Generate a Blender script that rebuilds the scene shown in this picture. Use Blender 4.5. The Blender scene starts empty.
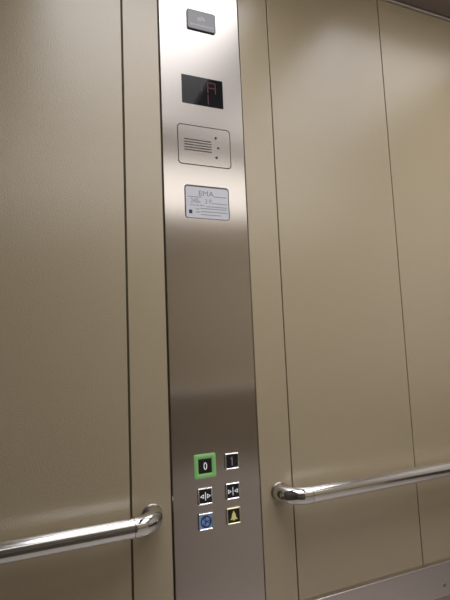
import bpy, bmesh, math, random
from mathutils import Matrix, Vector
random.seed(4)
PI = math.pi
C = bpy.context.scene.collection
SC = bpy.context.scene
CAM_Z = 1.25

# ------------------------------------------------------------------ materials
def mat(name, base=(.5, .5, .5), rough=.4, metal=0.0, emit=None, estr=0.0, **kw):
    m = bpy.data.materials.new(name); m.use_nodes = True
    b = m.node_tree.nodes['Principled BSDF']
    b.inputs['Base Color'].default_value = (*base, 1)
    b.inputs['Roughness'].default_value = rough
    b.inputs['Metallic'].default_value = metal
    if emit:
        b.inputs['Emission Color'].default_value = (*emit, 1)
        b.inputs['Emission Strength'].default_value = estr
    for k, v in kw.items():
        b.inputs[k.replace('_', ' ')].default_value = v
    return m

def add_noise(m, scale, bump=0.0, dist=.001, rough=None, stretch=(1, 1, 1), detail=3, col=None):
    nt = m.node_tree; N = nt.nodes; L = nt.links
    b = N['Principled BSDF']
    tc = N.new('ShaderNodeTexCoord'); mp = N.new('ShaderNodeMapping')
    mp.inputs['Scale'].default_value = stretch
    L.new(tc.outputs['Object'], mp.inputs['Vector'])
    n = N.new('ShaderNodeTexNoise'); n.inputs['Scale'].default_value = scale
    n.inputs['Detail'].default_value = detail
    L.new(mp.outputs['Vector'], n.inputs['Vector'])
    if bump:
        bp = N.new('ShaderNodeBump'); bp.inputs['Strength'].default_value = bump
        bp.inputs['Distance'].default_value = dist
        L.new(n.outputs['Fac'], bp.inputs['Height']); L.new(bp.outputs['Normal'], b.inputs['Normal'])
    if rough:
        r = N.new('ShaderNodeMapRange'); r.inputs['From Min'].default_value = .3; r.inputs['From Max'].default_value = .7
        r.inputs['To Min'].default_value = rough[0]; r.inputs['To Max'].default_value = rough[1]
        L.new(n.outputs['Fac'], r.inputs['Value']); L.new(r.outputs['Result'], b.inputs['Roughness'])
    if col:
        cr = N.new('ShaderNodeValToRGB')
        cr.color_ramp.elements[0].position = .3; cr.color_ramp.elements[1].position = .7
        cr.color_ramp.elements[0].color = (*col[0], 1); cr.color_ramp.elements[1].color = (*col[1], 1)
        L.new(n.outputs['Fac'], cr.inputs['Fac']); L.new(cr.outputs['Color'], b.inputs['Base Color'])
    return m

def brushed(m, aniso, rot):
    nt = m.node_tree
    b = nt.nodes['Principled BSDF']
    t = nt.nodes.new('ShaderNodeTangent'); t.direction_type = 'UV_MAP'; t.uv_map = 'UVMap'
    nt.links.new(t.outputs['Tangent'], b.inputs['Tangent'])
    b.inputs['Anisotropic'].default_value = aniso
    b.inputs['Anisotropic Rotation'].default_value = rot
    return m

M = {}
M['skin'] = add_noise(mat('beige_skin_plate', (.460, .376, .243), .265, Specular_IOR_Level=1.0, IOR=1.6), 340, bump=.58, dist=.0007, detail=2)
M['joint'] = mat('joint_dark', (.12, .094, .064), .8)
M['steel'] = brushed(mat('brushed_steel', (.62, .575, .53), .26, 1.0), .95, .0)
M['steel_side'] = mat('steel_edge', (.5, .48, .45), .3, 1.0)
M['ledge_steel'] = add_noise(mat('bumper_steel', (.62, .57, .54), .34, 1.0), 1.0, rough=(.28, .36), stretch=(2, 2, 120))
M['tube'] = mat('satin_tube_steel', (.78, .76, .73), .15, 1.0)
M['chrome'] = mat('polished_steel', (.68, .67, .65), .06, 1.0)
M['flange'] = mat('satin_flange_steel', (.34, .31, .28), .4, 1.0)
M['trim'] = mat('ceiling_trim_steel', (.55, .53, .51), .28, 1.0)
M['ceil'] = add_noise(mat('ceiling_brown', (.21, .17, .15), .42), 300, bump=.05, dist=.0004)
M['floor'] = add_noise(mat('floor_vinyl', (.28, .25, .25), .45), 160, col=((.58, .54, .505), (.66, .615, .575)))
M['door'] = add_noise(mat('door_paint', (.58, .49, .36), .4), 400, bump=.1, dist=.0004)
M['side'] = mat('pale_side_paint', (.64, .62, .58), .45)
M['dark'] = mat('dark_backing_paint', (.15, .13, .105), .45)  # colour of the dark panel added behind the camera
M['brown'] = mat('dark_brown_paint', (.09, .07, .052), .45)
M['satin'] = mat('satin_rail_steel', (.92, .87, .80), .35, 0.0)
M['shade_brown'] = mat('shade_band_brown', (.40, .34, .25), .4)  # shade below the opposite rail, put into a brown colour
M['lower'] = mat('lower_panel_grey', (.88, .82, .78), .4)
M['glow_fill'] = mat('added_glow_surface', (.7, .7, .7), .4, emit=(1, .97, .95), estr=1.6)  # glow of the added panel opposite the steel faceplate
M['black'] = mat('black_gloss', (.012, .011, .012), .25)
M['glass'] = mat('display_glass', (.010, .010, .012), .04)
M['seg'] = mat('dim_red_segment', (.07, .006, .01), .4, emit=(.8, .05, .09), estr=.028)
M['plate'] = mat('nameplate_grey', (.26, .26, .265), .38, .25)
M['plate_edge'] = mat('nameplate_edge', (.04, .04, .042), .4, .3)
M['plate_mark'] = mat('nameplate_mark', (.36, .36, .365), .4, .25)
M['lab'] = mat('label_silver', (.70, .71, .75), .34, .0)
M['lab_rim'] = mat('label_rim_grey', (.10, .10, .10), .45)
M['lab_ink'] = mat('label_ink', (.30, .30, .33), .5)
M['lab_dark'] = mat('label_dark', (.04, .04, .05), .5)
M['etch'] = mat('etched_line', (.05, .045, .04), .6)
M['bezel'] = mat('button_bezel_steel', (.9, .89, .87), .25, 1.0)
M['green'] = mat('green_lit_frame', (.17, .34, .13), .22, emit=(.20, .46, .15), estr=.34)
M['key'] = mat('key_black', (.012, .010, .011), .32)
M['blue'] = mat('blue_lit_key', (.12, .19, .38), .35, emit=(.16, .26, .50), estr=.36)
M['navy'] = mat('navy_ink', (.012, .018, .06), .5)
M['white'] = mat('white_ink_glow', (.55, .55, .56), .4, emit=(.8, .8, .82), estr=.6)  # printed symbols given their own glow to read brighter
M['dimwhite'] = mat('grey_ink', (.36, .37, .38), .4)
M['yellow'] = mat('yellow_ink_glow', (.75, .66, .25), .4, emit=(.8, .7, .25), estr=.18)  # printed bell with a faint glow put into its colour
M['ybezel'] = mat('yellow_bezel', (.74, .68, .40), .3, .5)
M['lamp'] = mat('lamp_diffuser', (.8, .8, .8), .5, emit=(.97, .97, 1.0), estr=.9)
M['lampframe'] = mat('lamp_frame', (.5, .5, .5), .4, .6)

# ------------------------------------------------------------------ mesh helpers
def obj(name, bm, m, parent=None, smooth=False, uv=False):
    me = bpy.data.meshes.new(name)
    bmesh.ops.recalc_face_normals(bm, faces=bm.faces[:])
    if uv:
        lay = bm.loops.layers.uv.new('UVMap')
        for f in bm.faces:
            for l in f.loops:
                l[lay].uv = (l.vert.co.x, l.vert.co.z)
    bm.to_mesh(me); bm.free()
    me.materials.append(M[m] if isinstance(m, str) else m)
    if smooth:
        for p in me.polygons: p.use_smooth = True
        me.set_sharp_from_angle(angle=math.radians(35))
    o = bpy.data.objects.new(name, me); C.objects.link(o)
    if smooth:
        wn = o.modifiers.new('weighted', 'WEIGHTED_NORMAL'); wn.keep_sharp = True; wn.weight = 80
    if parent: o.parent = parent
    return o

def box(x0, x1, y0, y1, z0, z1, bev=0.0, seg=2, bm=None):
    b = bmesh.new()
    bmesh.ops.create_cube(b, size=1)
    for v in b.verts:
        v.co = Vector(((x0 + x1) / 2 + v.co.x * (x1 - x0), (y0 + y1) / 2 + v.co.y * (y1 - y0), (z0 + z1) / 2 + v.co.z * (z1 - z0)))
    if bev:
        bmesh.ops.bevel(b, geom=b.edges[:], offset=bev, segments=seg, profile=.5, affect='EDGES')
    if bm is None: return b
    me = bpy.data.meshes.new('t'); b.to_mesh(me); b.free(); bm.from_mesh(me); bpy.data.meshes.remove(me)
    return bm

def rrect(x0, x1, z0, z1, r, n=6):
    pts = []
    for cx, cz, a0 in ((x1 - r, z1 - r, 0), (x0 + r, z1 - r, 90), (x0 + r, z0 + r, 180), (x1 - r, z0 + r, 270)):
        for k in range(n + 1):
            a = math.radians(a0 + 90 * k / n)
            pts.append((cx + r * math.cos(a), cz + r * math.sin(a)))
    return pts

def prism(pts, yf, yb, bm=None, bev=0.0):
    """outline in x,z extruded from front yf to back yb, with an optional front chamfer"""
    bm = bm or bmesh.new()
    n = len(pts)
    cx = sum(p[0] for p in pts) / n; cz = sum(p[1] for p in pts) / n
    w = max(p[0] for p in pts) - min(p[0] for p in pts); h = max(p[1] for p in pts) - min(p[1] for p in pts)
    rings = []
    if bev:
        rings.append([bm.verts.new((cx + (x - cx) * (1 - 2 * bev / w), yf, cz + (z - cz) * (1 - 2 * bev / h))) for x, z in pts])
        rings.append([bm.verts.new((x, yf + bev, z)) for x, z in pts])
    else:
        rings.append([bm.verts.new((x, yf, z)) for x, z in pts])
    rings.append([bm.verts.new((x, yb, z)) for x, z in pts])
    for a, b in zip(rings, rings[1:]):
        for i in range(n):
            bm.faces.new((a[i], a[(i + 1) % n], b[(i + 1) % n], b[i]))
    bm.faces.new(rings[0]); bm.faces.new(rings[-1][::-1])
    return bm

def frame(po, pi, yf, yb, bm=None, bev=0.0):
    """closed ring between two outlines with the same point count, front edges chamfered"""
    bm = bm or bmesh.new(); n = len(po)
    def shrink(p, q, t): return [(a[0] + (b[0] - a[0]) * t, a[1] + (b[1] - a[1]) * t) for a, b in zip(p, q)]
    R = [[bm.verts.new((x, yb, z)) for x, z in po]]
    if bev:
        R.append([bm.verts.new((x, yf + bev, z)) for x, z in po])
        R.append([bm.verts.new((x, yf, z)) for x, z in shrink(po, pi, .38)])
        R.append([bm.verts.new((x, yf, z)) for x, z in shrink(po, pi, .62)])
        R.append([bm.verts.new((x, yf + bev, z)) for x, z in pi])
    else:
        R.append([bm.verts.new((x, yf, z)) for x, z in po]); R.append([bm.verts.new((x, yf, z)) for x, z in pi])
    R.append([bm.verts.new((x, yb, z)) for x, z in pi])
    for a, b in zip(R, R[1:] + R[:1]):
        for i in range(n):
            bm.faces.new((a[i], a[(i + 1) % n], b[(i + 1) % n], b[i]))
    return bm

def stroke(pts, w, yf, yb, bm=None):
    """flat line of width w along x,z points, one slab per stretch"""
    bm = bm or bmesh.new()
    for (ax, az), (bx, bz) in zip(pts, pts[1:]):
        d = Vector((bx - ax, bz - az)); l = d.length; d /= l; n = Vector((-d.y, d.x)) * w / 2; e = d * w * .25
        q = [(ax - e.x + n.x, az - e.y + n.y), (ax - e.x - n.x, az - e.y - n.y), (bx + e.x - n.x, bz + e.y - n.y), (bx + e.x + n.x, bz + e.y + n.y)]
        prism(q, yf, yb, bm)
    return bm

def circle(cx, cz, r, n=24): return [(cx + r * math.cos(2 * PI * k / n), cz + r * math.sin(2 * PI * k / n)) for k in range(n)]

def sweep(path, r, n=28, caps=True):
    bm = bmesh.new(); rings = []
    up = Vector((0, 0, 1))
    for i, p in enumerate(path):
        t = (path[min(i + 1, len(path) - 1)] - path[max(i - 1, 0)]).normalized()
        s = t.cross(up).normalized(); u = s.cross(t)
        rr = r[i] if isinstance(r, list) else r
        rings.append([bm.verts.new(p + (s * math.cos(2 * PI * k / n) + u * math.sin(2 * PI * k / n)) * rr) for k in range(n)])
    for a, b in zip(rings, rings[1:]):
        for k in range(n): bm.faces.new((a[k], a[(k + 1) % n], b[(k + 1) % n], b[k]))
    if caps: bm.faces.new(rings[0]); bm.faces.new(rings[-1][::-1])
    return bm

def text_bm(s, cx, cz, h, wscale, yf, depth=.0003):
    cu = bpy.data.curves.new('t', 'FONT'); cu.body = s; cu.size = 1; cu.align_x = 'CENTER'; cu.align_y = 'CENTER'; cu.extrude = .01
    o = bpy.data.objects.new('t', cu); C.objects.link(o)
    dg = bpy.context.evaluated_depsgraph_get(); me = bpy.data.meshes.new_from_object(o.evaluated_get(dg))
    bm = bmesh.new(); bm.from_mesh(me)
    bpy.data.objects.remove(o); bpy.data.curves.remove(cu); bpy.data.meshes.remove(me)
    hs = [v.co.y for v in bm.verts]; xs = [v.co.x for v in bm.verts]
    s_ = h / (max(hs) - min(hs)); my = (max(hs) + min(hs)) / 2; mx = (max(xs) + min(xs)) / 2
    for v in bm.verts:
        x, y, z = v.co
        v.co = Vector((cx + (x - mx) * s_ * wscale, yf + (depth if z < 0 else 0), cz + (y - my) * s_))
    return bm

def tag(o, label, cat=None, group=None, kind=None):
    if label: o['label'] = label
    if cat: o['category'] = cat
    if group: o['group'] = group
    if kind: o['kind'] = kind
    return o

def empty(name, loc):
    o = bpy.data.objects.new(name, None); C.objects.link(o); o.location = loc; o.empty_display_size = .05
    return o

def under(o, root):
    """parent keeping the world place (meshes are written in world coordinates)"""
    o.parent = root; o.matrix_parent_inverse = Matrix.Translation(-root.location) if root.type == 'EMPTY' else Matrix.Identity(4)
    return o

# ------------------------------------------------------------------ the room
XL, XR, YB, ZC = -.30, 1.78, -1.27, 2.290
GAP = .0016
wall = tag(obj('wall_front', box(XL, XR, .006, .10, 0, ZC), 'joint'), 'beige panelled lift wall carrying the control panel and both handrails', kind='structure')
def panel(x0, x1, label=None, gl=.0013, gr=.0013):
    o = obj('wall_panel', box(x0 + gl, x1 - gr, 0, .016, .02, ZC - .004, bev=.0016), 'skin', smooth=True)
    under(o, wall)
    if label: o['label'] = label
    return o
panel(XL, -.197); panel(-.197, .1864, 'wide beige panel left of the control panel', gr=.0021)
panel(.1864, .2735, 'narrow beige strip touching the control panel on its left', gl=.0021)
panel(.4866, .5727, 'narrow beige strip touching the control panel on its right')
panel(.5727, .9562, 'wide beige panel above the start of the right handrail')
panel(.9562, 1.339, 'beige panel at the right edge'); panel(1.339, XR)
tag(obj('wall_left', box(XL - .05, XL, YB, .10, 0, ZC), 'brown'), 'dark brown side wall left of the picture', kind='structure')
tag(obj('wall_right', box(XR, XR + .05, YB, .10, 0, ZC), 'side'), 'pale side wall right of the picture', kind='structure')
tag(obj('wall_back', box(XL, XR, YB - .05, YB, 0, ZC), 'door'), 'darker beige wall behind the camera', kind='structure')
tag(obj('floor', box(XL, XR, YB, .10, -.05, 0), 'floor'), 'grey lift floor', kind='structure')
tag(obj('glow_panel', box(XL + .1, XR - .1, YB, YB + .012, 1.97, ZC - .035, bev=.002), 'glow_fill'), 'added glowing panel on the opposite side, giving the bright band mirrored in the steel', kind='structure')  # unseen glowing panel, added for the bright band mirrored in the steel
tag(obj('trim_2', sweep([Vector((XL, YB + .04, 1.046)), Vector((XR, YB + .04, 1.046))], .013), 'satin', smooth=True), 'bright steel rail on the opposite side', kind='structure')
tag(obj('dark_backing', box(XL + .03, .52, YB, YB + .03, .0, 1.96, bev=.002), 'dark'), 'added dark panel behind the camera, darkening the rail reflections', kind='structure')  # unseen dark panel, added so the handrails mirror something dark
tag(obj('dark_mirror_panel', box(XR - .012, XR, YB + .03, -.03, .42, 1.0, bev=.002), 'brown'), 'added dark brown panel on the right side wall, mirrored as the dark band in the handrail', kind='structure')  # unseen, added for the dark middle band mirrored in the right handrail
tag(obj('shade_band', box(.525, XR, YB, YB + .018, .662, 1.028, bev=.002), 'shade_brown'), 'added brown band under the opposite rail, standing in for shade in the reflection', kind='structure')  # unseen, added to darken the steel's reflection below the rail line
tag(obj('trim_4', box(.525, XR, YB, YB + .02, .0, .66, bev=.002), 'lower'), 'grey lower panel on the opposite side', kind='structure')
tag(obj('trim_3', box(XL, XR, -.009, -.0004, CAM_Z + 1.0315, ZC, bev=.003, seg=4), 'trim', smooth=True), 'thin silver strip where the wall meets the ceiling', kind='structure')

# ceiling with two recessed light openings
L0, L1 = (.0, .64), (.87, 1.52)
YA, YZ = -.14, -1.02
SPREAD, POWER = 119, dict(left=4.7, right=5.3)
cb = bmesh.new()
for a in ((XL, L0[0], YB, .1), (L0[1], L1[0], YB, .1), (L1[1], XR, YB, .1), (L0[0], L0[1], YA, .1), (L0[0], L0[1], YB, YZ), (L1[0], L1[1], YA, .1), (L1[0], L1[1], YB, YZ)):
    box(a[0], a[1], a[2], a[3], ZC, ZC + .04, bm=cb)
tag(obj('ceiling', cb, 'ceil'), 'dark brown lift ceiling', kind='structure')
for (a, b), side in ((L0, 'left'), (L1, 'right')):
    r = empty('ceiling_light', ((a + b) / 2, (YA + YZ) / 2, ZC + .02))
    tag(r, 'flat white ceiling light overhead, %s one of the pair, seen as a pale reflection' % side, 'light', 'flat ceiling lights')
    under(obj('diffuser', box(a, b, YZ, YA, ZC + .012, ZC + .03), 'lamp'), r)
    fb = bmesh.new()
    for q in ((a, a + .012, YZ, YA), (b - .012, b, YZ, YA), (a + .012, b - .012, YA - .012, YA), (a + .012, b - .012, YZ, YZ + .012)):
        box(q[0], q[1], q[2], q[3], ZC - .001, ZC + .012, bm=fb)
    under(obj('frame', fb, 'lampframe'), r)
    ld = bpy.data.lights.new('lamp', 'AREA'); ld.shape = 'RECTANGLE'; ld.size = b - a - .026; ld.size_y = YA - YZ - .002
    ld.spread = math.radians(SPREAD); ld.energy = POWER[side]; ld.color = (.95, .965, 1.04)
    lo = bpy.data.objects.new('lamp', ld); C.objects.link(lo); lo.location = ((a + b) / 2, (YA + YZ) / 2, ZC + .010); under(lo, r)

# bumper strip low on the wall
br = empty('bumper_rail', (.9, 0, .61))
tag(br, 'grey steel bumper strip running low along the wall under the right handrail', 'bumper')
under(obj('strip', box(XL + .002, XR - .002, -.018, -.0003, .573, CAM_Z - .593, bev=.0035, seg=4), 'ledge_steel', smooth=True), br)
sx, sz = 1.008, .588
def bolt(x, z):
    bm = prism(circle(x, z, .0055), -.0192, -.0175, bev=.0009)
    s = obj('screw', bm, 'flange', smooth=True); under(s, br)
bolt(1.006, .602)

# ------------------------------------------------------------------ control panel
X0, X1 = .2755, .4855
cp = empty('control_panel', (.3805, 0, .66))
tag(cp, 'tall brushed steel lift control panel with display, intercom and six buttons', 'control panel')
YF = -.0012
def P(name, bm, m, parent=None, smooth=False, uv=False, label=None):
    o = obj(name, bm, m, smooth=smooth, uv=uv)
    o.parent = parent or cp
    if parent is None or parent is cp: o.matrix_parent_inverse = Matrix.Translation(-cp.location)
    if label: o['label'] = label
    return o
P('faceplate', box(X0, X1, YF, .0055, .66, ZC - .003, bev=.0018, seg=3), 'steel', uv=True, label='brushed steel faceplate')
Z = CAM_Z
# maker's plate
npz0, npz1 = Z + .7875, Z + .8365
pl = P('nameplate', prism(rrect(.3465, .4192, npz0, npz1, .004), YF - .004, YF + .001, bev=.0008), 'plate', smooth=True, label='small dark grey plate at the top of the panel')
P('rim', frame(rrect(.3455, .4202, npz0 - .001, npz1 + .001, .005), rrect(.347, .4187, npz0 + .0005, npz1 - .0005, .004), YF - .0034, YF + .001), 'plate_edge', pl)
eb = bmesh.new()
prism(circle(.3775, npz0 + .0275, .0058), YF - .0043, YF - .0035, eb)
prism([(.3845, npz0 + .024), (.3925, npz0 + .024), (.3925, npz0 + .031), (.386, npz0 + .036), (.381, npz0 + .036)], YF - .0043, YF - .0035, eb)
P('emblem', eb, 'plate_mark', pl)
tb = bmesh.new()
x = .3535
for w, h in ((.005, .006), (.003, .005), (.002, .007), (.005, .005), (.004, .007), (.005, .005), (.005, .006), (.006, .005), (.004, .006), (.005, .005), (.004, .006)):
    prism([(x, npz0 + .008), (x + w, npz0 + .008), (x + w, npz0 + .008 + h), (x, npz0 + .008 + h)], YF - .0043, YF - .0035, tb)
    x += w + .0012
P('lettering', tb, 'plate_mark', pl)
# display
dz0, dz1 = Z + .591, Z + .664
ds = P('display', prism(rrect(.3268, .434, dz0, dz1, .0006, 2), YF - .0004, YF + .001), 'glass', label='black display window with dim red digits')
sg = bmesh.new()
def seg7(x, z, w, h, on, bm):
    t = .0022
    Q = dict(a=[(x, z + h), (x + w, z + h)], g=[(x, z + h / 2), (x + w, z + h / 2)], d=[(x, z), (x + w, z)], f=[(x, z + h / 2), (x, z + h)], e=[(x, z), (x, z + h / 2)], b=[(x + w, z + h / 2), (x + w, z + h)], c=[(x + w, z), (x + w, z + h / 2)])
    for k in on: stroke(Q[k], t, YF - .0007, YF - .0003, bm)
seg7(.366, dz0 + .0375, .012, .026, 'bc', sg)
seg7(.394, dz0 + .0355, .020, .027, 'abcefg', sg)
seg7(.374, dz0 + .006, .020, .024, 'bc', sg)
P('digit', sg, 'seg', ds, label='dim red digits')
# intercom cover
iz0, iz1 = Z + .4375, Z + .5372
ic = P('intercom_cover', prism(rrect(.3135, .4472, iz0 + .001, iz1 - .001, .0085), YF - .0006, YF + .001), 'steel', uv=True, label='rounded steel intercom cover with sound slots')
P('outline', frame(rrect(.3123, .4484, iz0, iz1, .0095), rrect(.3143, .4464, iz0 + .0020, iz1 - .0020, .0080), YF - .0008, YF + .0005), 'etch', ic, label='dark outline groove')
for k in range(5):
    z = Z + .4743 + .00655 * k
    P('slot', prism(rrect(.3285, .3978, z - .0011, z + .0011, .0009, 3), YF - .0011, YF + .0004), 'etch', ic)
for x, z, r in ((.4096, .5121, .0032), (.4150, .4873, .0028), (.4100, .4626, .0034)):
    P('hole', prism(circle(x, Z + z, r, 16), YF - .0011, YF + .0004), 'etch', ic)
# rating plate
rz0, rz1 = Z + .3075, Z + .3865
rp = P('rating_plate', prism(rrect(.3275, .4360, rz0 + .0005, rz1 - .0022, .005), YF - .0008, YF + .001), 'lab', label='silver load plate with small printing under the intercom')
P('rim', frame(rrect(.3252, .4380, rz0 - .0002, rz1 + .0012, .0075), rrect(.3277, .4358, rz0 + .0007, rz1 - .0024, .005), YF - .0012, YF + .0008), 'lab_rim', rp)
def ink(bm, m, name='lettering'): return P(name, bm, m, rp)
YT = YF - .0011
ink(text_bm('EMA', .3795, rz0 + .0615, .0125, 1.12, YT), 'lab_ink')
ink(text_bm('240', .3490, rz0 + .0425, .0110, .85, YT), 'lab_ink')
ink(text_bm('kg', .3612, rz0 + .0405, .0060, .9, YT), 'lab_ink')
ink(text_bm('3 P', .3840, rz0 + .0425, .0110, .85, YT), 'lab_ink')
lb = bmesh.new()
for xa, xb, z in ((.392, .432, .0385), (.337, .3415, .0315), (.3445, .349, .0315), (.352, .359, .0315), (.362, .372, .0315), (.378, .432, .0300), (.352, .360, .0225), (.3635, .430, .0245), (.352, .362, .0150), (.3655, .431, .0170), (.365, .415, .0095), (.334, .366, .0515), (.400, .431, .0555)):
    stroke([(xa, rz0 + z), (xb, rz0 + z)], .0016, YT, YT + .0004, lb)
ink(lb, 'lab_ink', 'fine_print')
ink(prism(rrect(.3345, .3425, rz0 + .0105, rz0 + .0195, .0008, 2), YT, YT + .0004), 'lab_dark', 'dark_square')

# buttons
def button(cx, cz, sym, label, bezel='bezel', key='key', h=.0180, w=.0168, big=False):
    cz += Z
    b = P('push_button', prism(rrect(cx - w + .002, cx + w - .002, cz - h + .002, cz + h - .002, .0012, 3), YF - .0030, YF + .001, bev=.0005), key, label=label)
    bz = bmesh.new()
    if big:
        frame(rrect(cx - .0255, cx + .0255, cz - .026, cz + .026, .004), rrect(cx - .0162, cx + .0162, cz - .0162, cz + .0162, .0015), YF - .0042, YF + .001, bz, bev=.002)
    else:
        frame(rrect(cx - w, cx + w, cz - h, cz + h, .0022), rrect(cx - w + .0028, cx + w - .0028, cz - h + .0034, cz + h - .0034, .0014), YF - .0046, YF + .001, bz, bev=.0015)
    P('bezel', bz, bezel, b, smooth=True)
    y = YF - .0034; d = .0006
    sb = bmesh.new()
    m = 'white'
    if sym == '0':
        frame([(cx + .0040 * math.cos(a), cz + .0080 * math.sin(a)) for a in [2 * PI * k / 24 for k in range(24)]],
              [(cx + .0024 * math.cos(a), cz + .0063 * math.sin(a)) for a in [2 * PI * k / 24 for k in range(24)]], y, y + d, sb)
    elif sym == '1':
        stroke([(cx - .0028, cz + .0055), (cx, cz + .009), (cx, cz - .009)], .0024, y, y + d, sb); m = 'dimwhite'
    elif sym in ('open', 'close'):
        stroke([(cx, cz + .0085), (cx, cz - .0085)], .0014, y, y + d, sb)
        for s in (-1, 1):
            a, t = (.0042, .0115) if sym == 'open' else (.0112, .0042)
            tri = lambda k, q: [(cx + s * (a + (t - a) * q), cz + k), (cx + s * t, cz), (cx + s * (a + (t - a) * q), cz - k), (cx + s * (a + (t - a) * q), cz + k)]
            stroke(tri(.0038, .0), .0012, y, y + d, sb)
    elif sym == 'fan':
        m = 'navy'
        frame(circle(cx, cz, .0128, 32), circle(cx, cz, .0100, 32), y, y + d, sb)
        for k in range(3):
            a0 = PI / 2 + k * 2 * PI / 3 + .25
            pts = [(cx + r * math.cos(a0 + t), cz + r * math.sin(a0 + t)) for r, t in ((0, 0), (.0045, .55), (.0085, .60), (.0098, .25), (.0085, -.15), (.0045, -.1))]
            stroke(pts + [pts[0]], .0015, y, y + d, sb)
        prism(circle(cx, cz, .0018, 12), y - .0001, y + d, sb)
    elif sym == 'bell':
        m = 'yellow'
        half = [(.0008, .0105), (.0016, .0078), (.0036, .0055), (.0048, .001), (.0056, -.0035), (.0082, -.0062), (.0082, -.0075), (.0022, -.0075), (.0014, -.0098)]
        pts = [(cx + a, cz + c) for a, c in half] + [(cx - a, cz + c) for a, c in half[::-1]]
        prism(pts, y, y + d, sb)
    P('symbol', sb, m, b)
    return b
button(.3515, -.2585, '0', 'black floor button 0 in a glowing green frame', bezel='green', big=True, w=.0172, h=.0172)
button(.4163, -.2563, '1', 'black floor button marked 1')
button(.3493, -.3229, 'open', 'black door-open button with outward triangles')
button(.4153, -.3219, 'close', 'black door-close button with inward triangles')
button(.3485, -.3764, 'fan', 'lit blue button with a round dark symbol', key='blue')
button(.4150, -.3755, 'bell', 'black alarm button with a yellow bell', bezel='ybezel')

# ------------------------------------------------------------------ handrails
RZ, RD, RR, ER = .9075, .054, .0195, .046
def handrail(x_in, x_out, label):
    s = 1 if x_out > x_in else -1
    r = empty('handrail', (x_in, 0, RZ)); tag(r, label, 'handrail', 'handrails on the panelled wall')
    t = obj('tube', sweep([Vector((x_in + s * (.0500 + (abs(x_out - x_in) - .100) * k / 8), -RD, RZ)) for k in range(9)], RR), 'tube', smooth=True); under(t, r)
    for x, q in ((x_in, s), (x_out, -s)):
        path = [Vector((x, -.001, RZ)), Vector((x, -(RD - ER) * .6, RZ))]
        for k in range(15):
            a = PI / 2 * k / 14
            path.append(Vector((x + q * ER * (1 - math.cos(a)), -(RD - ER) - ER * math.sin(a), RZ)))
        path.append(Vector((x + q * .0490, -RD, RZ)))
        under(obj('elbow', sweep(path, RR + .0003), 'chrome', smooth=True), r)
        sm = sweep([Vector((x + q * .0488, -RD, RZ)), Vector((x + q * .0502, -RD, RZ))], RR - .0008)
        under(obj('seam', sm, 'joint'), r)
        fl = prism(circle(x, RZ, 0.0222, 40), -.0035, -.0002, bev=.0018)
        under(obj('wall_flange', fl, 'flange', smooth=True), r)
handrail(.2300, -.255, 'round steel handrail on the wide panel left of the control panel')
handrail(.5360, 1.70, 'round steel handrail on the wall right of the control panel')

# ------------------------------------------------------------------ camera and view
yaw, pitch, roll, fpx = -3.95265837e-01, 1.04388037e-01, -4.17768445e-02, 459.68
Rz = Matrix.Rotation(yaw, 3, 'Z'); Rx = Matrix.Rotation(pitch, 3, 'X')
B = Matrix(((1, 0, 0), (0, 0, -1), (0, 1, 0))); Rr = Matrix.Rotation(roll, 3, 'Z')
R = Rz @ Rx @ B @ Rr
cam = bpy.data.cameras.new('camera'); co = bpy.data.objects.new('camera', cam); C.objects.link(co)
co.matrix_world = Matrix.Translation((0, -1, CAM_Z)) @ R.to_4x4()
cam.sensor_fit = 'VERTICAL'; cam.sensor_height = 36; cam.lens = 36 * fpx / 600; cam.clip_start = .02
SC.camera = co
w = bpy.data.worlds.new('world'); SC.world = w; w.use_nodes = True
w.node_tree.nodes['Background'].inputs['Color'].default_value = (.2, .19, .17, 1)
w.node_tree.nodes['Background'].inputs['Strength'].default_value = .3
SC.view_settings.view_transform = 'Standard'; SC.view_settings.look = 'None'
SC.view_settings.exposure = 0.0; SC.view_settings.gamma = 1.0
